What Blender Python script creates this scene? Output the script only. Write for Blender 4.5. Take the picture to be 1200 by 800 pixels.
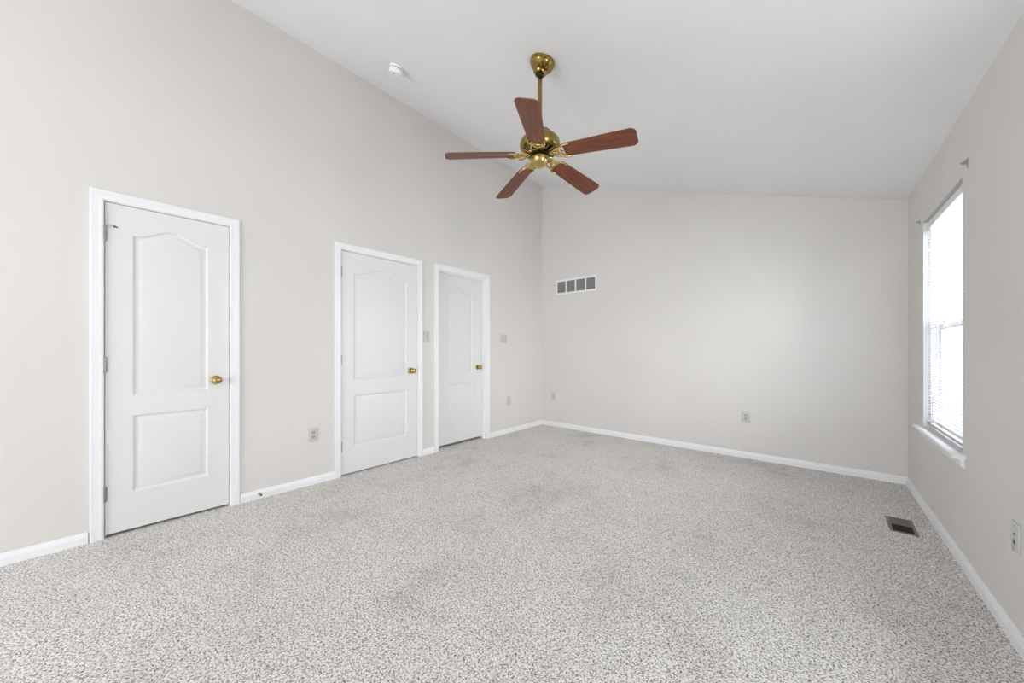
import bpy, bmesh, math, random
from mathutils import Vector, Matrix
for o in list(bpy.data.objects): bpy.data.objects.remove(o)
random.seed(4)
PI = math.pi
S = bpy.context.scene
COL = S.collection

# ------------------------------------------------------------------ camera, light, exposure
cam = bpy.data.cameras.new('camera'); cam.sensor_width = 36; cam.lens = 12.69
cam.shift_y = 10 / 1200; cam.clip_start = 0.02
co = bpy.data.objects.new('camera', cam); COL.objects.link(co)
co.location = (3.33, 0, 1.158); co.rotation_euler = (PI / 2, 0, math.radians(40.94))
S.camera = co
S.view_settings.view_transform = 'Standard'; S.view_settings.look = 'None'
S.view_settings.gamma = 1; S.view_settings.use_curve_mapping = False
S.view_settings.exposure = 0.06
W = bpy.data.worlds.new('overcast_sky'); S.world = W; W.use_nodes = True
bg = W.node_tree.nodes['Background']; bg.inputs[0].default_value = (0.90, 0.95, 1.0, 1); bg.inputs[1].default_value = 3.9

def area(name, loc, rot, sx, sy, power, col=(0.96, 0.98, 1.0)):
    l = bpy.data.lights.new(name, 'AREA'); l.shape = 'RECTANGLE'; l.size = sx; l.size_y = sy
    l.energy = power; l.color = col
    o = bpy.data.objects.new(name, l); COL.objects.link(o); o.location = loc; o.rotation_euler = rot
    return o
# daylight: far lamp outside the seen window, other two fill through added windows
area('added_right_fill', (4.07, 1.40, 1.35), (0, PI / 2, 0), 1.42, .88, 5)
area('daylight_far_window', (5.1, 3.75, 1.70), (0, PI / 2 - math.radians(10), 0), 2.0, 1.8, 205)
area('added_front_fill', (1.75, -3.70, 1.40), (PI / 2 + math.radians(12), 0, 0), 2.3, 1.6, 93)

# ------------------------------------------------------------------ materials
def newmat(name):
    m = bpy.data.materials.new(name); m.use_nodes = True
    nt = m.node_tree; b = nt.nodes['Principled BSDF']
    return m, nt, b
def N(nt, t, **kw):
    n = nt.nodes.new(t)
    for k, v in kw.items(): setattr(n, k, v)
    return n
def coords(nt, scale=(1, 1, 1), kind='Object'):
    tc = N(nt, 'ShaderNodeTexCoord'); mp = N(nt, 'ShaderNodeMapping'); mp.inputs['Scale'].default_value = scale
    nt.links.new(tc.outputs[kind], mp.inputs[0]); return mp.outputs[0]
def noise(nt, vec, scale, detail=2, rough=.5):
    n = N(nt, 'ShaderNodeTexNoise'); n.inputs['Scale'].default_value = scale
    n.inputs['Detail'].default_value = detail; n.inputs['Roughness'].default_value = rough
    nt.links.new(vec, n.inputs['Vector']); return n.outputs['Fac']
def ramp(nt, fac, stops):
    r = N(nt, 'ShaderNodeValToRGB'); e = r.color_ramp.elements
    while len(e) < len(stops): e.new(.5)
    for i, (p, c) in enumerate(stops): e[i].position = p; e[i].color = (*c, 1)
    nt.links.new(fac, r.inputs[0]); return r.outputs[0]
def bump(nt, b, h, strength, dist):
    n = N(nt, 'ShaderNodeBump'); n.inputs['Strength'].default_value = strength; n.inputs['Distance'].default_value = dist
    nt.links.new(h, n.inputs['Height']); nt.links.new(n.outputs[0], b.inputs['Normal'])

def paint(name, col, rough, var=.02, bs=90, bstr=.08):
    m, nt, b = newmat(name); v = coords(nt)
    f = noise(nt, v, 1.3, 3)
    lo = tuple(c * (1 - var) for c in col); hi = tuple(min(1, c * (1 + var)) for c in col)
    nt.links.new(ramp(nt, f, [(.3, lo), (.7, hi)]), b.inputs['Base Color'])
    b.inputs['Roughness'].default_value = rough
    bump(nt, b, noise(nt, v, bs, 3), bstr, .002)
    return m
M = {}
M['wall'] = paint('greige_wall_paint', (.735, .712, .685), .75)
M['ceiling'] = paint('white_ceiling_paint', (.90, .90, .905), .9)
M['trim'] = paint('white_trim_paint', (.90, .90, .915), .38, .008, 40, .03)
M['door'] = paint('white_door_paint', (.795, .79, .79), .42, .008, 60, .05)
M['vinyl'] = paint('white_vinyl', (.88, .89, .90), .3, .005, 30, .01)
M['plate'] = paint('light_grey_plastic', (.60, .59, .565), .35, .01, 30, .01)
M['socket'] = paint('grey_plastic', (.46, .45, .425), .35, .01, 30, .01)
M['alarm'] = paint('white_plastic', (.93, .93, .93), .4, .005, 30, .01)
M['dark'] = paint('dark_slot', (.03, .03, .03), .6)
M['rubber'] = paint('dark_rubber', (.04, .04, .045), .7)
M['grille_dark'] = paint('grille_shadow_grey', (.13, .13, .125), .7)  # painted shade for grille bays and alarm gap; test button's own grey
M['grille_fin'] = paint('grille_fin_grey', (.42, .42, .40), .5)
M['register'] = paint('brown_enamel', (.17, .145, .125), .45)
M['duct'] = paint('duct_shade_black', (.006, .005, .004), .95)

def metal(name, c1, c2, rough):
    m, nt, b = newmat(name); v = coords(nt)
    nt.links.new(ramp(nt, noise(nt, v, 14, 3), [(.35, c1), (.65, c2)]), b.inputs['Base Color'])
    b.inputs['Metallic'].default_value = 1; b.inputs['Roughness'].default_value = rough
    return m
M['brass'] = metal('antique_brass', (.27, .19, .055), (.40, .29, .095), .16)
M['brass_bright'] = metal('polished_brass', (.48, .36, .13), (.60, .46, .19), .16)
M['knob'] = metal('door_knob_brass', (.42, .31, .11), (.52, .40, .16), .13)
M['steel'] = metal('satin_steel', (.36, .355, .34), (.46, .45, .43), .33)
M['blackmetal'] = metal('blackened_metal', (.03, .027, .02), (.05, .045, .03), .35)

# blade wood: mahogany with grain along the blade
m, nt, b = newmat('mahogany_wood'); v = coords(nt, (2.2, 26, 8))
w = noise(nt, v, 2.4, 6, .6)
nt.links.new(ramp(nt, w, [(.25, (.085, .020, .009)), (.5, (.165, .040, .015)), (.75, (.25, .072, .028))]), b.inputs['Base Color'])
b.inputs['Roughness'].default_value = .5
b.inputs['Coat Weight'].default_value = .10; b.inputs['Coat Roughness'].default_value = .25
M['wood'] = m

# carpet: salt-and-pepper grey frieze pile
m, nt, b = newmat('grey_frieze_carpet'); v = coords(nt)
n1 = noise(nt, v, 205, 3, .7); n2 = noise(nt, v, 120, 2, .5); n3 = noise(nt, v, 1.5, 7, .72)
vo = N(nt, 'ShaderNodeTexVoronoi'); vo.inputs['Scale'].default_value = 210; nt.links.new(v, vo.inputs['Vector'])
def mth(op, a, b2):
    n = N(nt, 'ShaderNodeMath', operation=op)
    for i, x in enumerate((a, b2)):
        if isinstance(x, (int, float)): n.inputs[i].default_value = x
        else: nt.links.new(x, n.inputs[i])
    return n.outputs[0]
vb = N(nt, 'ShaderNodeRGBToBW'); nt.links.new(vo.outputs['Color'], vb.inputs[0])
sp = mth('ADD', mth('ADD', mth('MULTIPLY', n1, .48), mth('MULTIPLY', n2, .34)), mth('MULTIPLY', vb.outputs[0], .18))
spk = ramp(nt, sp, [(.38, (.05, .043, .037)), (.43, (.37, .345, .318)), (.485, (.72, .69, .655)), (.54, (1.0, .975, .945))])
pat = ramp(nt, n3, [(.33, (.80, .785, .77)), (.47, (.95, .945, .94)), (.66, (1.0, 1.0, 1.0))])
mx = N(nt, 'ShaderNodeMixRGB', blend_type='MULTIPLY'); mx.inputs[0].default_value = 1
nt.links.new(spk, mx.inputs[1]); nt.links.new(pat, mx.inputs[2]); nt.links.new(mx.outputs[0], b.inputs['Base Color'])
b.inputs['Roughness'].default_value = 1; b.inputs['Specular IOR Level'].default_value = .1
bump(nt, b, sp, .8, .009)
M['carpet'] = m

# clear glass that lets light straight through with a faint reflection
m, nt, b = newmat('window_glass'); nt.nodes.remove(b)
tr = N(nt, 'ShaderNodeBsdfTransparent'); gl = N(nt, 'ShaderNodeBsdfGlossy'); gl.inputs['Roughness'].default_value = .02
ms = N(nt, 'ShaderNodeMixShader'); ms.inputs[0].default_value = .05
nt.links.new(tr.outputs[0], ms.inputs[1]); nt.links.new(gl.outputs[0], ms.inputs[2])
nt.links.new(ms.outputs[0], nt.nodes['Material Output'].inputs[0]); M['glass'] = m
# blind slats: thin white vinyl that glows a little when daylight is behind it
m, nt, b = newmat('blind_slat_vinyl'); b.inputs['Base Color'].default_value = (.54, .545, .56, 1); b.inputs['Roughness'].default_value = .45
tl = N(nt, 'ShaderNodeBsdfTranslucent'); tl.inputs[0].default_value = (.93, .93, .95, 1); ms = N(nt, 'ShaderNodeMixShader'); ms.inputs[0].default_value = .12
nt.links.new(b.outputs[0], ms.inputs[1]); nt.links.new(tl.outputs[0], ms.inputs[2]); nt.links.new(ms.outputs[0], nt.nodes['Material Output'].inputs[0]); M['slat'] = m

# ------------------------------------------------------------------ mesh helpers
def box(bm, x0, x1, y0, y1, z0, z1, bev=0, seg=2):
    vs = [bm.verts.new(p) for p in ((x0, y0, z0), (x1, y0, z0), (x1, y1, z0), (x0, y1, z0), (x0, y0, z1), (x1, y0, z1), (x1, y1, z1), (x0, y1, z1))]
    fs = [bm.faces.new([vs[i] for i in q]) for q in ((0, 3, 2, 1), (4, 5, 6, 7), (0, 1, 5, 4), (1, 2, 6, 5), (2, 3, 7, 6), (3, 0, 4, 7))]
    if bev:
        es = list({e for f in fs for e in f.edges})
        bmesh.ops.bevel(bm, geom=es, offset=bev, segments=seg, affect='EDGES', profile=.5)
def lathe(bm, prof, n=40, axis='Z', off=(0, 0, 0)):
    rings = []
    for r, h in prof:
        ring = []
        for k in range(n):
            a = 2 * PI * k / n; c, s = r * math.cos(a), r * math.sin(a)
            p = (c, s, h) if axis == 'Z' else (c, -h, s)
            ring.append(bm.verts.new(Vector(p) + Vector(off)))
        rings.append(ring)
    for a, b_ in zip(rings, rings[1:]):
        for k in range(n):
            bm.faces.new((a[k], a[(k + 1) % n], b_[(k + 1) % n], b_[k]))
    for ring in (rings[0], rings[-1]): bm.faces.new(ring)
def sweep(bm, pts, rad, n=8, flat=1.0):
    pts = [Vector(p) for p in pts]; rings = []; side = None
    for i, p in enumerate(pts):
        d = (pts[min(i + 1, len(pts) - 1)] - pts[max(i - 1, 0)]).normalized()
        if side is None: side = d.cross(Vector((0, 0, 1)) if abs(d.z) < .9 else Vector((1, 0, 0))).normalized()
        side = (side - d * side.dot(d)).normalized(); up = side.cross(d)
        r = rad(i / (len(pts) - 1)) if callable(rad) else rad
        rings.append([bm.verts.new(p + side * r * math.cos(2 * PI * k / n) + up * r * flat * math.sin(2 * PI * k / n)) for k in range(n)])
    for a, b_ in zip(rings, rings[1:]):
        for k in range(n): bm.faces.new((a[k], a[(k + 1) % n], b_[(k + 1) % n], b_[k]))
    bm.faces.new(rings[0]); bm.faces.new(rings[-1])
def prism(bm, poly, h0, h1, f):
    """poly of 2-D points extruded from h0 to h1; f(u, v, h) gives the point"""
    a = [bm.verts.new(f(u, v_, h0)) for u, v_ in poly]; b_ = [bm.verts.new(f(u, v_, h1)) for u, v_ in poly]
    n = len(poly)
    for i in range(n): bm.faces.new((a[i], a[(i + 1) % n], b_[(i + 1) % n], b_[i]))
    bm.faces.new(a); bm.faces.new(b_)
def obj(name, bm, mat, parent=None, smooth=None, **props):
    bmesh.ops.recalc_face_normals(bm, faces=bm.faces)
    me = bpy.data.meshes.new(name); bm.to_mesh(me); bm.free(); me.materials.append(M[mat])
    if smooth is not None:
        for p in me.polygons: p.use_smooth = True
        me.set_sharp_from_angle(angle=math.radians(smooth))
    o = bpy.data.objects.new(name, me); COL.objects.link(o)
    if parent: o.parent = parent
    for k, v_ in props.items(): o[k] = v_
    return o
def thing(name, label, cat, loc=(0, 0, 0), rz=0, group=None, kind=None, rot=None):
    o = bpy.data.objects.new(name, None); COL.objects.link(o); o.location = loc
    o.rotation_euler = rot if rot else (0, 0, rz); o.empty_display_size = .1
    o['label'] = label; o['category'] = cat
    if group: o['group'] = group
    if kind: o['kind'] = kind
    return o
def struct(name, bm, mat, label, cat, smooth=None):
    return obj(name, bm, mat, None, smooth, kind='structure', label=label, category=cat)
BM = bmesh.new

# ------------------------------------------------------------------ the room
XL, YB, YF, T = -.014, 4.575, -3.60, .12           # left wall face, back wall face, front wall face, wall thickness
def xr(y): return 3.867 - .015 * (y - 4.575)       # right wall face
def hl(y): return 3.714 + .0125 * (YB - y)         # ceiling height at left wall
HR = 2.443                                         # ceiling height at right wall
def zc(x, y): t = (x - XL) / (xr(y) - XL); return hl(y) * (1 - t) + HR * t

bm = BM(); box(bm, -1.4, xr(YF) + .14, YF - .14, YB + .14, -.12, 0)
struct('floor', bm, 'carpet', 'grey speckled wall-to-wall frieze carpet covering the whole room', 'carpet floor')

bm = BM(); prev = None; K = 6                        # sloped ceiling slab
grid = []
for i in range(K + 1):
    y = YF - .14 + (YB - YF + .28) * i / K
    grid.append([(XL - .13, y), (XL, y), (xr(y), y), (xr(y) + .13, y)])
low = [[bm.verts.new((x, y, zc(x, y))) for x, y in r] for r in grid]
top = [[bm.verts.new((x, y, zc(x, y) + .12)) for x, y in r] for r in grid]
for i in range(K):
    for j in range(3):
        bm.faces.new((low[i][j], low[i][j + 1], low[i + 1][j + 1], low[i + 1][j]))
        bm.faces.new((top[i][j], top[i + 1][j], top[i + 1][j + 1], top[i][j + 1]))
    bm.faces.new((low[i][0], low[i + 1][0], top[i + 1][0], top[i][0])); bm.faces.new((low[i][3], top[i][3], top[i + 1][3], low[i + 1][3]))
for r in (0, K):
    for j in range(3): bm.faces.new((low[r][j], low[r][j + 1], top[r][j + 1], top[r][j]))
struct('ceiling', bm, 'ceiling', 'white sloped ceiling falling from the left wall to the right wall', 'ceiling')

def wall_along_y(name, face, out, ops, top, label, y0=YF, y1=YB):
    """wall running along y; ops = (y0, y1, z0, z1) openings; out = +1 / -1 side of its thickness"""
    bm = BM()
    cuts = sorted({y0, y1} | {o[0] for o in ops} | {o[1] for o in ops})
    def piece(a, b_, za, zb_fun):
        ps = []
        for y in (a, b_):
            xf = face(y); xo = xf + out * T
            ps.append([bm.verts.new(p) for p in ((xf, y, za), (xo, y, za), (xo, y, zb_fun(xo, y)), (xf, y, zb_fun(xf, y)))])
        p, q = ps
        for k in range(4): bm.faces.new((p[k], p[(k + 1) % 4], q[(k + 1) % 4], q[k]))
        bm.faces.new(p); bm.faces.new(q)
    for a, b_ in zip(cuts, cuts[1:]):
        o = [o for o in ops if o[0] <= a and o[1] >= b_]
        if o:
            if o[0][2] > 0: piece(a, b_, 0, lambda x, y, z=o[0][2]: z)
            piece(a, b_, o[0][3], top)
        else: piece(a, b_, 0, top)
    return struct(name, bm, 'wall', label, 'wall')
DO = [(.026, .658, 2.085), (1.461, 2.295, 2.085), (2.565, 3.345, 2.090)]     # door openings in the left wall
wall_along_y('wall_left', lambda y: XL, -1, [(a, b_, 0, z) for a, b_, z in DO], lambda x, y: zc(XL, y),
             'tall greige left wall with three white doors')
WZ0, WZ1 = .58, 2.092
WIN = [(3.063, 3.992, WZ0, WZ1), (.94, 1.87, WZ0, WZ1)]  # second opening is unseen, added for light
wall_along_y('wall_right', xr, 1, WIN, lambda x, y: zc(xr(y), y), 'low greige right wall with the blind-covered window')
bm = BM()
prism(bm, [(XL - T, 0), (xr(YB) + T, 0), (xr(YB) + T, HR), (xr(YB), HR), (XL, hl(YB)), (XL - T, hl(YB))], YB, YB + T, lambda u, v_, h: (u, h, v_))
struct('wall_back', bm, 'wall', 'greige end wall under the slope with the return-air grille', 'wall')
bm = BM()
FX0, FX1, FZ0, FZ1 = .55, 2.95, .55, 2.25  # unseen front opening, added to light the room
tp = lambda x: zc(min(max(x, XL), xr(YF)), YF)
for x0, x1, z0, z1 in ((XL - T, FX0, 0, None), (FX1, xr(YF) + T, 0, None), (FX0, FX1, 0, FZ0), (FX0, FX1, FZ1, None)):
    prism(bm, [(x0, z0), (x1, z0), (x1, z1 or tp(x1)), (x0, z1 or tp(x0))], YF - T, YF, lambda u, v_, h: (u, h, v_))
struct('wall_front', bm, 'wall', 'greige wall behind the camera with an added wide window', 'wall')
# unseen box added behind the three doors to keep sky light from leaking
bm = BM()
box(bm, -1.3, -1.2, YF, YB, 0, 2.5); box(bm, -1.3, XL - T, YF, YB, 2.5, 2.6)
box(bm, -1.3, XL - T, YF - .1, YF, 0, 2.6); box(bm, -1.3, XL - T, YB, YB + .1, 0, 2.6)
struct('wall_light_block', bm, 'wall', 'unseen enclosure added behind the three white doors to block light', 'wall')

# baseboards
def bb_profile(h=.067, t=.014): return [(0, 0), (t, 0), (t, h - .026), (t * .85, h - .022), (t * .55, h - .006), (t * .35, h), (0, h)]
def bb_run(bm, p, q, n):
    """p, q = ends on the wall face, n = unit vector into the room"""
    p, q, n = Vector(p), Vector(q), Vector(n); pr = bb_profile()
    a = [bm.verts.new(p + n * d + Vector((0, 0, z))) for d, z in pr]; b_ = [bm.verts.new(q + n * d + Vector((0, 0, z))) for d, z in pr]
    for i in range(len(pr)): j = (i + 1) % len(pr); bm.faces.new((a[i], a[j], b_[j], b_[i]))
    bm.faces.new(a); bm.faces.new(b_)
bm = BM()
for a, b_ in ((YF, -.030), (.713, 1.407), (2.349, 2.507), (3.402, YB)): bb_run(bm, (XL, a, 0), (XL, b_, 0), (1, 0, 0))
struct('baseboard_left', bm, 'trim', 'white baseboard along the left wall between the doors', 'baseboard')
bm = BM(); bb_run(bm, (XL, YB, 0), (xr(YB), YB, 0), (0, -1, 0))
struct('baseboard_back', bm, 'trim', 'white baseboard along the end wall', 'baseboard')
bm = BM(); bb_run(bm, (xr(YF), YF, 0), (xr(YB), YB, 0), (-1, -.015, 0))
struct('baseboard_right', bm, 'trim', 'white baseboard along the right wall under the window', 'baseboard')
bm = BM(); bb_run(bm, (XL, YF, 0), (xr(YF), YF, 0), (0, 1, 0))
struct('baseboard_front', bm, 'trim', 'white baseboard along the wall behind the camera', 'baseboard')

# ------------------------------------------------------------------ doors (local frame: x along the wall, y into the wall, z up)
def panel_loop(x0, x1, z0, z1, arch, d, n=26):
    pts = [(x0 + d, z0 + d), (x1 - d, z0 + d)]
    for k in range(n + 1):
        t = 1 - k / n; x = x0 + d + (x1 - x0 - 2 * d) * t
        t0 = (x - x0) / (x1 - x0)
        s = min(max((t0 - .08) / .84, 0), 1)
        pts.append((x, z1 - d + arch * (0.5 - 0.5 * math.cos(2 * PI * s)) ** .85))
    return pts
def door_slab(bm, w0, w1, z0, z1, yf, panels, th=.035):
    outer = [bm.verts.new((x, yf, z)) for x, z in ((w0, z0), (w1, z0), (w1, z1), (w0, z1))]
    edges = [bm.edges.new((outer[i], outer[(i + 1) % 4])) for i in range(4)]
    for (x0, x1, za, zb, arch) in panels:
        loops = []
        for d, dep in ((0, 0), (.005, .0035), (.010, .0078), (.019, .0088), (.026, .0076), (.040, .0018), (.046, .0010)):
            loops.append([bm.verts.new((x, yf + dep, z)) for x, z in panel_loop(x0, x1, za, zb, arch, d)])
        n = len(loops[0])
        edges += [bm.edges.new((loops[0][i], loops[0][(i + 1) % n])) for i in range(n)]
        for a, b_ in zip(loops, loops[1:]):
            for i in range(n): bm.faces.new((a[i], a[(i + 1) % n], b_[(i + 1) % n], b_[i]))
        bm.faces.new(loops[-1])
    bmesh.ops.triangle_fill(bm, use_beauty=True, use_dissolve=False, edges=edges)
    bk = [bm.verts.new((x, yf + th, z)) for x, z in ((w0, z0), (w1, z0), (w1, z1), (w0, z1))]
    bm.faces.new(bk)
    for i in range(4): bm.faces.new((outer[i], outer[(i + 1) % 4], bk[(i + 1) % 4], bk[i]))
def casing(bm, i0, i1, zt, w=.057):
    """mitred moulded casing round an opening, profile thicker on its outer edge"""
    prof = [(0, 0), (0, -.009), (.006, -.0115), (.016, -.0115), (.026, -.0095), (.044, -.013), (w - .004, -.014), (w, -.0125), (w, 0)]
    path = [lambda s: (i0 - s, 0), lambda s: (i0 - s, zt + s), lambda s: (i1 + s, zt + s), lambda s: (i1 + s, 0)]
    rows = [[bm.verts.new((f(s)[0], d, f(s)[1])) for s, d in prof] for f in path]
    for a, b_ in zip(rows, rows[1:]):
        for i in range(len(prof)): j = (i + 1) % len(prof); bm.faces.new((a[i], a[j], b_[j], b_[i]))
    bm.faces.new(rows[0]); bm.faces.new(rows[-1])
def knob(par, x, z, yf):
    bm = BM()
    lathe(bm, [(.0325, 0), (.0325, .003), (.030, .006), (.020, .009), (.0125, .012), (.0115, .026), (.014, .031), (.022, .036),
               (.0272, .044), (.028, .052), (.0255, .060), (.019, .0655), (.010, .068), (.002, .0685)], 32, 'Y', (x, yf, z))
    k = obj('knob', bm, 'knob', par, 40, label='brass knob')
    return k
def hinge(par, x, z, yf, mat='steel'):
    bm = BM()
    for k in range(5): lathe(bm, [(.0062, -.044 + k * .0178), (.0062, -.0275 + k * .0178)], 12, 'Z', (x, yf - .005, z))
    lathe(bm, [(.0045, -.046), (.0045, .046)], 10, 'Z', (x, yf - .005, z))
    lathe(bm, [(.002, .044), (.0065, .046), (.0055, .050), (.001, .052)], 12, 'Z', (x, yf - .005, z))
    box(bm, x - .002, x + .010, yf - .001, yf + .002, z - .044, z + .044)
    return obj('hinge', bm, mat, par, 40)
def make_door(num, label, c0, c1, ct, s0, s1, sz0, sz1, yf, panels, kn, hinges, op):
    d = thing('door_%d' % num, label, 'door', (XL, 0, 0), PI / 2, kind='structure')
    bm = BM(); casing(bm, c0, c1, ct); obj('door_casing', bm, 'trim', d, 30)
    a, b_, zt = op; bm = BM()
    jx0, jx1 = (s0 - .003, s1 + .003)
    box(bm, a, jx0, .0005, T, 0, zt); box(bm, jx1, b_, .0005, T, 0, zt); box(bm, jx0, jx1, .0005, T, sz1 + .004, zt)
    st = (yf + .036, yf + .048) if yf < .03 else (.030, yf - .003)
    box(bm, jx0, jx0 + .011, st[0], st[1], 0, sz1 + .004); box(bm, jx1 - .011, jx1, st[0], st[1], 0, sz1 + .004)
    box(bm, jx0 + .011, jx1 - .011, st[0], st[1], sz1 - .007, sz1 + .004)
    obj('door_jamb', bm, 'trim', d)
    bm = BM(); door_slab(bm, s0, s1, sz0, sz1, yf, panels); sl = obj('door_panel', bm, 'door', d, 25)
    knob(sl, kn[0], kn[1], yf)
    hs = [hinge(sl, s0 - .001, z, yf) for z in hinges]
    return d, hs
# local x equals world y on the left wall
d1, hs = make_door(1, 'narrow white two-panel door nearest the camera, hinge-pin stop at its top', .031, .653, 2.079, .037, .647, .018, 2.070, .003,
    [(.155, .527, .868, 1.893, .060), (.155, .527, .255, .741, 0)], (.572, .941), (1.875, 1.066, .268), DO[0])
bm = BM()                                            # hinge-pin door stop
hz = 1.875 + .052
sweep(bm, [(.036, -.004, hz), (.050, -.016, hz - .001), (.072, -.020, hz - .004)], .0025, 8)
lathe(bm, [(.0085, -.003), (.0085, .003)], 14, 'Z', (.036, -.002, hz))
ps = obj('hinge_stop', bm, 'steel', hs[0], 40)
bm = BM(); sweep(bm, [(.072, -.020, hz - .004), (.078, -.020, hz - .005), (.086, -.018, hz - .006), (.091, -.016, hz - .007)], lambda t: .0065 - .004 * t, 10)
obj('hinge_stop_tip', bm, 'rubber', hs[0], 40, label='dark rubber tip')
make_door(2, 'widest white two-panel door, between the other two doors', 1.466, 2.290, 2.079, 1.472, 2.286, .012, 2.070, .003,
    [(1.588, 2.158, .882, 1.878, .064), (1.588, 2.158, .255, .735, 0)], (2.205, .938), (1.872, 1.066, .268), DO[1])
make_door(3, 'white two-panel door set back in its frame, farthest from the camera', 2.570, 3.340, 2.083, 2.579, 3.331, .030, 2.070, .075,
    [(2.750, 3.165, .862, 1.868, .060), (2.750, 3.165, .275, .745, 0)], (3.255, .937), (), DO[2])

# ------------------------------------------------------------------ windows in the right wall (local frame: x toward the camera, y into the wall, z up)
RZR = -PI / 2 + math.atan(.015)
def right_frame(y): return (xr(y), y, 0)
def make_window(num, label, loc, rz, w, z0, z1, stool=True):
    """opening from local x = 0 to w"""
    o = thing('window_%d' % num, label, 'window', loc, rz, kind='structure')
    def ring(bm, a, b_, c, d_, y0, y1, t):
        box(bm, a, a + t, y0, y1, c, d_, .002, 1); box(bm, b_ - t, b_, y0, y1, c, d_, .002, 1)
        box(bm, a + t, b_ - t, y0, y1, c, c + t, .002, 1); box(bm, a + t, b_ - t, y0, y1, d_ - t, d_, .002, 1)
    bm = BM(); box(bm, 0, .004, .0005, .066, z0 + .02, z1); box(bm, w - .004, w, .0005, .066, z0 + .02, z1); obj('reveal_lining', bm, 'trim', o)
    bm = BM(); ring(bm, .001, w - .001, z0 + .021, z1 - .001, .066, .118, .034); obj('window_frame', bm, 'vinyl', o)
    zm = (z0 + z1) / 2 - .015
    bm = BM(); ring(bm, .036, w - .036, zm - .018, z1 - .036, .095, .112, .038); us = obj('upper_sash', bm, 'vinyl', o)
    bm = BM(); box(bm, .074, w - .074, .102, .106, zm + .020, z1 - .074); obj('pane', bm, 'glass', us)
    bm = BM(); ring(bm, .036, w - .036, z0 + .056, zm + .022, .074, .092, .040); ls = obj('lower_sash', bm, 'vinyl', o)
    bm = BM(); box(bm, .076, w - .076, .081, .085, z0 + .096, zm - .018); obj('pane', bm, 'glass', ls)
    if stool:
        # stool board with rounded nose and horns, apron below
        bm = BM(); hx0, hx1 = -.052, w + .062; zt = z0 + .020
        nose = [(.066, zt - .019), (.066, zt), (-.040, zt), (-.0455, zt - .003), (-.048, zt - .0095), (-.0455, zt - .016), (-.040, zt - .019)]
        prism(bm, [(0 if y > 0 else y, z) for y, z in nose], hx0, hx1, lambda u, v_, h: (h, u, v_))
        box(bm, .001, w - .001, -.001, .118, zt - .019, zt)
        obj('window_sill', bm, 'trim', o)
        bm = BM()
        prof = [(0, zt - .075), (0, zt - .0195), (-.024, zt - .0195), (-.024, zt - .026), (-.014, zt - .036), (-.012, zt - .060), (-.009, zt - .070), (-.003, zt - .075)]
        prism(bm, prof, hx0 + .035, hx1 - .025, lambda u, v_, h: (h, u, v_))
        obj('sill_apron', bm, 'trim', o)
    return o
y1w, y0w = WIN[0][1], WIN[0][0]
make_window(1, 'white double-hung window in the right wall, covered by a blind', right_frame(y1w), RZR, y1w - y0w, WZ0, WZ1)
make_window(2, 'unseen white window added for light in the right wall beside the camera', right_frame(WIN[1][1]), RZR, WIN[1][1] - WIN[1][0], WZ0, WZ1)  # unseen window added to bring fill light from the right
make_window(3, 'unseen wide white window added for light in the wall behind the camera', (FX1, YF, 0), PI, FX1 - FX0, FZ0, FZ1)  # unseen window added to light the room from the front

# ------------------------------------------------------------------ mini blind in window 1
wb = y1w - y0w
bl = thing('window_blind', 'white horizontal mini blind hanging in the window, slats open', 'window blind', right_frame(y1w), RZR)
Y0 = .016
bm = BM()                                             # U-shaped headrail
x0, x1 = .008, wb - .008; zt, zb = WZ1 - .012, WZ1 - .056
box(bm, x0, x1, Y0, Y0 + .0025, zb, zt, .0008, 1); box(bm, x0, x1, Y0 + .026, Y0 + .0285, zb, zt)
box(bm, x0, x1, Y0 + .0025, Y0 + .026, zb, zb + .0025); box(bm, x0, x0 + .002, Y0 + .0025, Y0 + .026, zb + .0025, zt); box(bm, x1 - .002, x1, Y0 + .0025, Y0 + .026, zb + .0025, zt)
obj('headrail', bm, 'vinyl', bl)
bm = BM(); pitch = .0208; z = zb - .014; zbot = WZ0 + .058; count = 0
while z > zbot + .012:
    rows = []
    for xx in (x0 + .002, x1 - .002):
        r = []
        for k in range(5):
            u = k / 4; yy = Y0 + .002 + .025 * u; zz = z + .0018 * (1 - (2 * u - 1) ** 2) + .003 * (u - .5)
            r.append((bm.verts.new((xx, yy, zz)), bm.verts.new((xx, yy, zz - .0005))))
        rows.append(r)
    a, b_ = rows
    for k in range(4):
        bm.faces.new((a[k][0], a[k + 1][0], b_[k + 1][0], b_[k][0])); bm.faces.new((a[k][1], b_[k][1], b_[k + 1][1], a[k + 1][1]))
    for k in (0, 4): bm.faces.new((a[k][0], b_[k][0], b_[k][1], a[k][1]))
    z -= pitch; count += 1
obj('slats', bm, 'slat', bl, 30)
bm = BM(); box(bm, x0, x1, Y0 + .001, Y0 + .027, zbot - .016, zbot - .001, .003, 2); obj('bottom_rail', bm, 'grille_fin', bl, label='grey bottom rail')
for xx in (.14, wb / 2, wb - .14):
    bm = BM()
    for yy in (Y0 + .0005, Y0 + .0285): sweep(bm, [(xx, yy, zb), (xx, yy, zbot - .008)], .0009, 6)
    sweep(bm, [(xx + .004, Y0 + .0145, zb), (xx + .004, Y0 + .0145, zbot - .008)], .0008, 6)
    obj('ladder_cord', bm, 'vinyl', bl)
bm = BM(); sweep(bm, [(.075, Y0 - .006, zb + .01), (.075, Y0 - .010, zb - .05), (.077, Y0 - .009, zb - .75)], .0042, 6)
obj('tilt_wand', bm, 'glass', bl)

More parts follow.
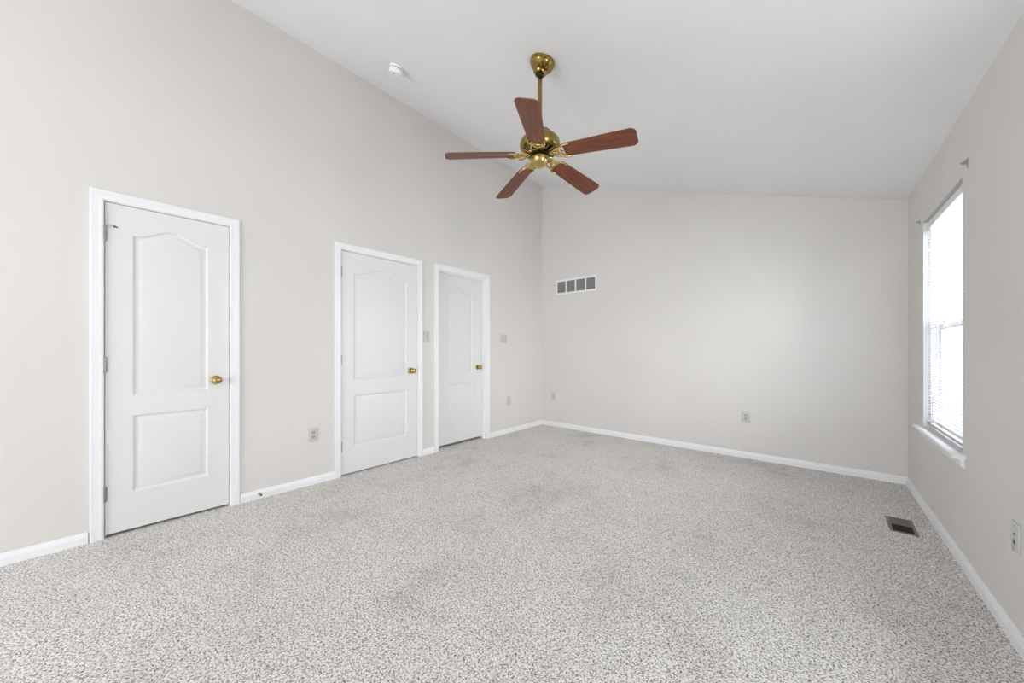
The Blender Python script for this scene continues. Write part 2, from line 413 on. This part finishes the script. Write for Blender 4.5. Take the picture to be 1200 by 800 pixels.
# ------------------------------------------------------------------ curtain rod brackets
def bracket(y, z, label):
    b_ = thing('curtain_rod_bracket', label, 'curtain bracket', (xr(y), y, z), RZR, 'curtain rod brackets left above the window')
    bm = BM(); box(bm, -.008, .008, -.002, 0, -.030, .022, .0006, 1); obj('wall_plate', bm, 'steel', b_)
    bm = BM()
    prism(bm, [(0, .016), (0, -.013), (-.010, -.009), (-.020, -.004), (-.024, .002), (-.021, .004), (-.018, .002), (-.009, .008)], -.006, .006, lambda u, v_, h: (h, u - .002, v_))
    obj('hook_arm', bm, 'steel', b_)
bracket(2.977, 2.138, 'small metal curtain rod bracket above the near end of the window')
bracket(4.076, 2.125, 'small metal curtain rod bracket by the far top corner of the window')

# ------------------------------------------------------------------ outlets and switches
def plate_part(par, w, h, t=.006):
    bm = BM(); box(bm, -w / 2, w / 2, -t, 0, -h / 2, h / 2, .0028, 3); return obj('cover_plate', bm, 'plate', par, 30)
def screw(par, x, z, y=-.006):
    bm = BM(); lathe(bm, [(.0033, 0), (.0033, .0008), (.001, .0014)], 12, 'Y', (x, y, z)); return obj('screw', bm, 'steel', par)
def duplex(name, label, loc, rz, group, w=.072, h=.117):
    o = thing(name, label, 'outlet', loc, rz, group); plate_part(o, w, h)
    for s in (-1, 1):
        bm = BM(); c = .0195 * s
        pts = [(.0165 * math.cos(a), max(-.0125, min(.0125, .0165 * math.sin(a))) + c) for a in [2 * PI * k / 28 for k in range(28)]]
        prism(bm, pts, -.0085, -.006, lambda u, v_, h_: (u, h_, v_)); so = obj('socket', bm, 'socket', o)
        for x in (-.0065, .0065): bm = BM(); box(bm, x - .0011, x + .0011, -.0089, -.0083, c - .001, c + .007); obj('prong_slot', bm, 'dark', so)
        bm = BM(); lathe(bm, [(.0024, 0), (.0024, .0005)], 12, 'Y', (0, -.0084, c - .007)); obj('ground_hole', bm, 'dark', so)
    screw(o, 0, 0); return o
LW = lambda y, z: ((XL, y, z), PI / 2)
duplex('power_outlet', 'grey duplex outlet low on the left wall between the first two doors', *LW(1.231, .428), 'grey wall outlets', .078, .124)
duplex('power_outlet', 'grey duplex outlet in the middle of the end wall', (2.687, YB, .440), 0, 'grey wall outlets', .076, .118)
o = thing('power_outlet', 'pale low outlet on the left wall, right of the set-back door', 'outlet', *LW(3.784, .446))
plate_part(o, .080, .124)
bm = BM(); box(bm, -.0165, .0165, -.0082, -.006, -.033, .033, .001, 1); so = obj('socket', bm, 'plate', o)
for c in (-.019, .019):
    for x in (-.0065, .0065): bm = BM(); box(bm, x - .001, x + .001, -.0086, -.0081, c - .001, c + .007); obj('prong_slot', bm, 'dark', so)
o = thing('phone_jack', 'small grey jack plate low at the left end of the end wall', 'wall jack', (.197, YB, .455), 0)
plate_part(o, .076, .118); bm = BM(); box(bm, -.009, .009, -.0078, -.006, -.010, .012, .0008, 1); so = obj('jack_socket', bm, 'socket', o)
bm = BM(); box(bm, -.0055, .0055, -.0084, -.0076, -.006, .006); obj('jack_opening', bm, 'dark', so, label='dark jack opening')
screw(o, 0, .042); screw(o, 0, -.042)
o = thing('cable_jack', 'light grey jack plate low on the right wall near the camera', 'wall jack', (xr(2.372), 2.372, .421), RZR)
plate_part(o, .070, .119)
bm = BM(); lathe(bm, [(.0055, 0), (.0055, .001), (.0040, .0015), (.0040, .003), (.0015, .003)], 16, 'Y', (0, -.006, .013)); obj('coax_post', bm, 'steel', o, 40)
bm = BM(); box(bm, -.009, .009, -.0075, -.006, -.032, -.008, .0008, 1); so = obj('jack_socket', bm, 'socket', o)
bm = BM(); box(bm, -.006, .006, -.0081, -.0073, -.026, -.013); obj('jack_opening', bm, 'dark', so, label='dark jack opening')
screw(o, 0, .045); screw(o, 0, -.045)
def toggle_switch(label, loc, rz, gangs, w):
    o = thing('light_switch', label, 'light switch', loc, rz, 'grey toggle switches'); plate_part(o, w, .120)
    for g in range(gangs):
        x = (g - (gangs - 1) / 2) * .046
        bm = BM(); box(bm, x - .0052, x + .0052, -.0068, -.006, -.012, .012); so = obj('toggle_slot', bm, 'socket', o)
        bm = BM(); prism(bm, [(-.006, -.004), (-.017, .002), (-.018, .0075), (-.006, .008)], x - .004, x + .004, lambda u, v_, h: (h, u, v_)); obj('toggle', bm, 'grille_fin', so)
        screw(o, x, .030); screw(o, x, -.030)
toggle_switch('single toggle switch plate between the second and third doors', *LW(2.404, 1.306), 1, .074)
toggle_switch('double toggle switch plate to the right of the third door', *LW(3.680, 1.316), 2, .128)

# ------------------------------------------------------------------ return-air grille
g = thing('return_air_grille', 'white rectangular return-air grille with four dark bays on the end wall', 'air vent', (.589, YB, 2.098), 0)
W2, H2 = .340, .108
bm = BM(); fw = .026
box(bm, -W2, W2, -.010, 0, H2 - fw, H2, .003, 2); box(bm, -W2, W2, -.010, 0, -H2, -H2 + fw, .003, 2)
box(bm, -W2, -W2 + fw, -.010, 0, -H2 + fw, H2 - fw, .003, 2); box(bm, W2 - fw, W2, -.010, 0, -H2 + fw, H2 - fw, .003, 2)
iw = (2 * W2 - 2 * fw - 3 * .022) / 4
bays = []
for k in range(4):
    a = -W2 + fw + k * (iw + .022); bays.append((a, a + iw))
    if k < 3: box(bm, a + iw, a + iw + .022, -.008, 0, -H2 + fw, H2 - fw, .002, 1)
obj('grille_frame', bm, 'trim', g)
for a, b_ in bays:
    bm = BM(); box(bm, a, b_, -.0012, -.0004, -H2 + fw, H2 - fw); bk = obj('grille_backing', bm, 'grille_dark', g, label='dark sheet painting the recess shade behind the fins')  # flat dark sheet holds the shade of the recess
    bm = BM(); n = 15
    for k in range(n):
        x = a + (k + .5) * (b_ - a) / n; box(bm, x - .0016, x + .0016, -.0065, -.0012, -H2 + fw, H2 - fw)
    obj('grille_fins', bm, 'grille_fin', bk)

# ------------------------------------------------------------------ floor register
fr_ = thing('floor_register', 'brown metal floor register in the carpet near the right wall', 'floor vent', (3.709, 3.478, 0), 0)
bm = BM(); a, b_, fw = .064, .136, .014
box(bm, -a, a, b_ - fw, b_, 0, .0045, .0015, 1); box(bm, -a, a, -b_, -b_ + fw, 0, .0045, .0015, 1)
box(bm, -a, -a + .016, -b_ + fw, b_ - fw, 0, .0045, .0015, 1); box(bm, a - .016, a, -b_ + fw, b_ - fw, 0, .0045, .0015, 1)
obj('register_frame', bm, 'register', fr_)
bm = BM(); box(bm, -a + .016, a - .016, -b_ + fw, b_ - fw, .0003, .0012); obj('duct_shade_sheet', bm, 'duct', fr_, label='black sheet painting the shade inside the duct')  # flat black sheet stands in for the shade down the duct
bm = BM()
for k in range(7):
    y = .004 + k * .0165
    prism(bm, [(y, .0012), (y + .0015, .0012), (y + .008, .0042), (y + .0065, .0042)], -a + .016, a - .016, lambda u, v_, h: (h, u, v_))
obj('louvres', bm, 'register', fr_)

# ------------------------------------------------------------------ baseboard door stop
ds = thing('door_stop', 'tiny dark spring door stop on the baseboard beside the nearest door', 'door stop', (0, .835, .040), PI / 2)
bm = BM(); lathe(bm, [(.010, 0), (.010, .003), (.005, .006)], 16, 'Y'); obj('base_flange', bm, 'steel', ds)
bm = BM(); sweep(bm, [(.0045 * math.cos(k * .9), -.006 - k * .00045, .0045 * math.sin(k * .9)) for k in range(70)], .0012, 5); obj('spring', bm, 'steel', ds)
bm = BM(); lathe(bm, [(.0065, .036), (.0075, .040), (.0075, .046), (.004, .049)], 16, 'Y'); obj('rubber_tip', bm, 'rubber', ds, 40)

# ------------------------------------------------------------------ smoke alarm (axis along the ceiling normal)
slope = (HR - hl(2)) / (xr(2) - XL)
tilt = Vector((-slope, 0, 1)).normalized()             # upward normal of the ceiling
roty = math.atan2(tilt.x, tilt.z)
sx, sy = .596, 1.665
sa = thing('smoke_alarm', 'round white smoke alarm on the sloped ceiling near the left wall', 'smoke alarm', (sx, sy, zc(sx, sy)), rot=(0, roty, 0))
bm = BM(); lathe(bm, [(.058, 0), (.060, -.004), (.058, -.013), (.053, -.015)], 48); obj('mounting_base', bm, 'alarm', sa, 30)
bm = BM(); lathe(bm, [(.049, -.014), (.049, -.022)], 48); obj('gap_shadow_ring', bm, 'grille_dark', sa, 30, label='dark ring painting the shadow line in the gap')  # dark colour paints the shadow line between base and cover
bm = BM(); lathe(bm, [(.054, -.0205), (.057, -.024), (.057, -.040), (.052, -.052), (.038, -.059), (.018, -.061), (.001, -.061)], 48); obj('cover', bm, 'alarm', sa, 35)
bm = BM(); lathe(bm, [(.006, -.060), (.006, -.063), (.001, -.064)], 16, 'Z', (.012, -.022, 0)); obj('test_button', bm, 'grille_dark', sa, label='small dark test button')
bm = BM()
for k in range(14):
    a_ = 2 * PI * k / 14; c, s = math.cos(a_), math.sin(a_)
    box(bm, .0515 * c - .003, .0515 * c + .003, .0515 * s - .003, .0515 * s + .003, -.023, -.012)
obj('vent_posts', bm, 'alarm', sa)

# ------------------------------------------------------------------ ceiling fan
FX, FY, ZB = 1.857, 1.989, 2.439                     # hub axis and blade plane
fan = thing('ceiling_fan', 'brass ceiling fan with five mahogany blades hanging from the sloped ceiling', 'ceiling fan', (FX, FY, 0), 0)
cx, cy_ = .033, -.010
bm = BM(); lathe(bm, [(.082, 0), (.085, -.005), (.085, -.021), (.082, -.0235), (.084, -.026), (.074, -.046), (.058, -.062), (.046, -.069), (.048, -.072), (.045, -.080), (.034, -.085), (.026, -.085)], 56)
mt = Matrix.Translation((cx, cy_, zc(FX + cx, FY + cy_))) @ Matrix.Rotation(roty, 4, 'Y'); bm.transform(mt)
can = obj('canopy', bm, 'brass', fan, 30)
bm = BM(); lathe(bm, [(.028, -.083), (.031, -.090), (.026, -.099), (.014, -.102)], 32); bm.transform(mt); obj('hanger_ball', bm, 'blackmetal', fan, 40)
bm = BM(); zt = zc(FX + cx, FY + cy_) - .085; lathe(bm, [(.0150, ZB + .19), (.0150, zt)], 24); obj('downrod', bm, 'brass', fan, 40)
bm = BM(); lathe(bm, [(.013, ZB + .275), (.020, ZB + .265), (.028, ZB + .235), (.030, ZB + .215), (.052, ZB + .208), (.078, ZB + .200), (.086, ZB + .188), (.086, ZB + .176), (.080, ZB + .168)], 48)
obj('top_cap', bm, 'brass', fan, 30)
bm = BM(); lathe(bm, [(.060, ZB + .172), (.098, ZB + .168), (.122, ZB + .156), (.134, ZB + .138), (.138, ZB + .118), (.135, ZB + .098), (.126, ZB + .082), (.118, ZB + .074), (.060, ZB + .070)], 64)
obj('motor_housing', bm, 'brass', fan, 35)
bm = BM(); lathe(bm, [(.110, ZB + .072), (.106, ZB + .068), (.070, ZB + .060), (.050, ZB + .058)], 48); vr = obj('vent_ring', bm, 'blackmetal', fan, 40, label='black vent ring under the motor')
bm = BM()
for k in range(30):
    a_ = 2 * PI * k / 30
    if k % 6 == 5: continue
    sweep(bm, [(.114 * math.cos(a_), .114 * math.sin(a_), ZB + .070), (.102 * math.cos(a_), .102 * math.sin(a_), ZB + .062), (.068 * math.cos(a_), .068 * math.sin(a_), ZB + .054)], .0032, 6)
obj('vent_fins', bm, 'brass_bright', vr, 40)
bm = BM(); lathe(bm, [(.060, ZB + .066), (.070, ZB + .060), (.070, ZB + .048), (.058, ZB + .042)], 48); obj('flywheel', bm, 'blackmetal', fan, 35)
bm = BM(); lathe(bm, [(.040, ZB + .052), (.052, ZB + .046), (.060, ZB + .034), (.062, ZB + .020), (.060, ZB + .008), (.053, ZB - .008), (.040, ZB - .022), (.023, ZB - .031), (.010, ZB - .034), (.007, ZB - .040), (.001, ZB - .042)], 48)
obj('switch_housing', bm, 'brass_bright', fan, 50)

PT = math.radians(13)
def rounded_blade():
    r0, r1 = .174, .638; wa, wb_ = .056, .070; pts = []
    def corner(cx_, cy2, rr, a0, a1):
        for k in range(9):
            a = a0 + (a1 - a0) * k / 8; pts.append((cx_ + rr * math.cos(a), cy2 + rr * math.sin(a)))
    corner(r1 - .032, wb_ - .032, .032, PI / 2, 0); corner(r1 - .032, -wb_ + .032, .032, 0, -PI / 2)
    corner(r0 + .018, -wa + .018, .018, -PI / 2, -PI); corner(r0 + .018, wa - .018, .018, PI, PI / 2)
    return pts
def tilt_pt(x, y, z): return (x, y * math.cos(PT) + z * math.sin(PT), ZB + .042 * (.638 - x) / .47 + z * math.cos(PT) - y * math.sin(PT))
def make_blade(th):
    bm = BM(); prism(bm, rounded_blade(), -.003, .003, lambda u, v_, h: tilt_pt(u, v_, h))
    es = [e for e in bm.edges if len(e.link_faces) == 2 and any(len(f.verts) > 10 for f in e.link_faces)]
    bmesh.ops.bevel(bm, geom=es, offset=.0018, segments=2, affect='EDGES')
    b_ = obj('blade', bm, 'wood', fan, 40); b_.rotation_euler = (0, 0, th)
    bm = BM()                                          # lyre-shaped blade iron with a scalloped holder
    def bez(p, n=14):
        out = []
        for i in range(n + 1):
            t = i / n; q = [Vector(v_) for v_ in p]
            while len(q) > 1: q = [q[j].lerp(q[j + 1], t) for j in range(len(q) - 1)]
            out.append(q[0])
        return out
    for s in (-1, 1):
        e1 = Vector(tilt_pt(.165, .030 * s, -.009)); e2 = Vector(tilt_pt(.222, .050 * s, -.008)); e3 = Vector(tilt_pt(.178, .058 * s, -.010))
        sweep(bm, bez([(.050, .008 * s, ZB + .056), (.085, .010 * s, ZB + .050), (.110, .050 * s, ZB + .028), (.140, .052 * s, ZB + .028), e1]), .0068, 8)
        sweep(bm, bez([(.100, .004 * s, ZB + .045), tuple(tilt_pt(.150, .002 * s, -.012)), tuple(tilt_pt(.152, .064 * s, -.012)), e3, e2]), lambda t: .0092 - .0035 * t, 8)
    sweep(bm, bez([(.050, 0, ZB + .058), (.080, 0, ZB + .056), (.115, 0, ZB + .036), tilt_pt(.160, 0, -.009)]), lambda t: .0085 - .003 * t, 8)
    sweep(bm, bez([tilt_pt(.180, -.054, -.007), tilt_pt(.150, -.030, -.009), tilt_pt(.150, .030, -.009), tilt_pt(.180, .054, -.007)]), .006, 8)
    i_ = obj('blade_iron', bm, 'brass_bright', b_, 50)
    for x, y in ((.190, -.032), (.190, .032), (.168, 0)):
        bm = BM(); lathe(bm, [(.005, 0), (.005, -.003), (.001, -.005)], 12, 'Z', tilt_pt(x, y, -.004)); obj('blade_screw', bm, 'brass_bright', b_, 40)
for k in range(5): make_blade(3.984 + k * 2 * PI / 5)
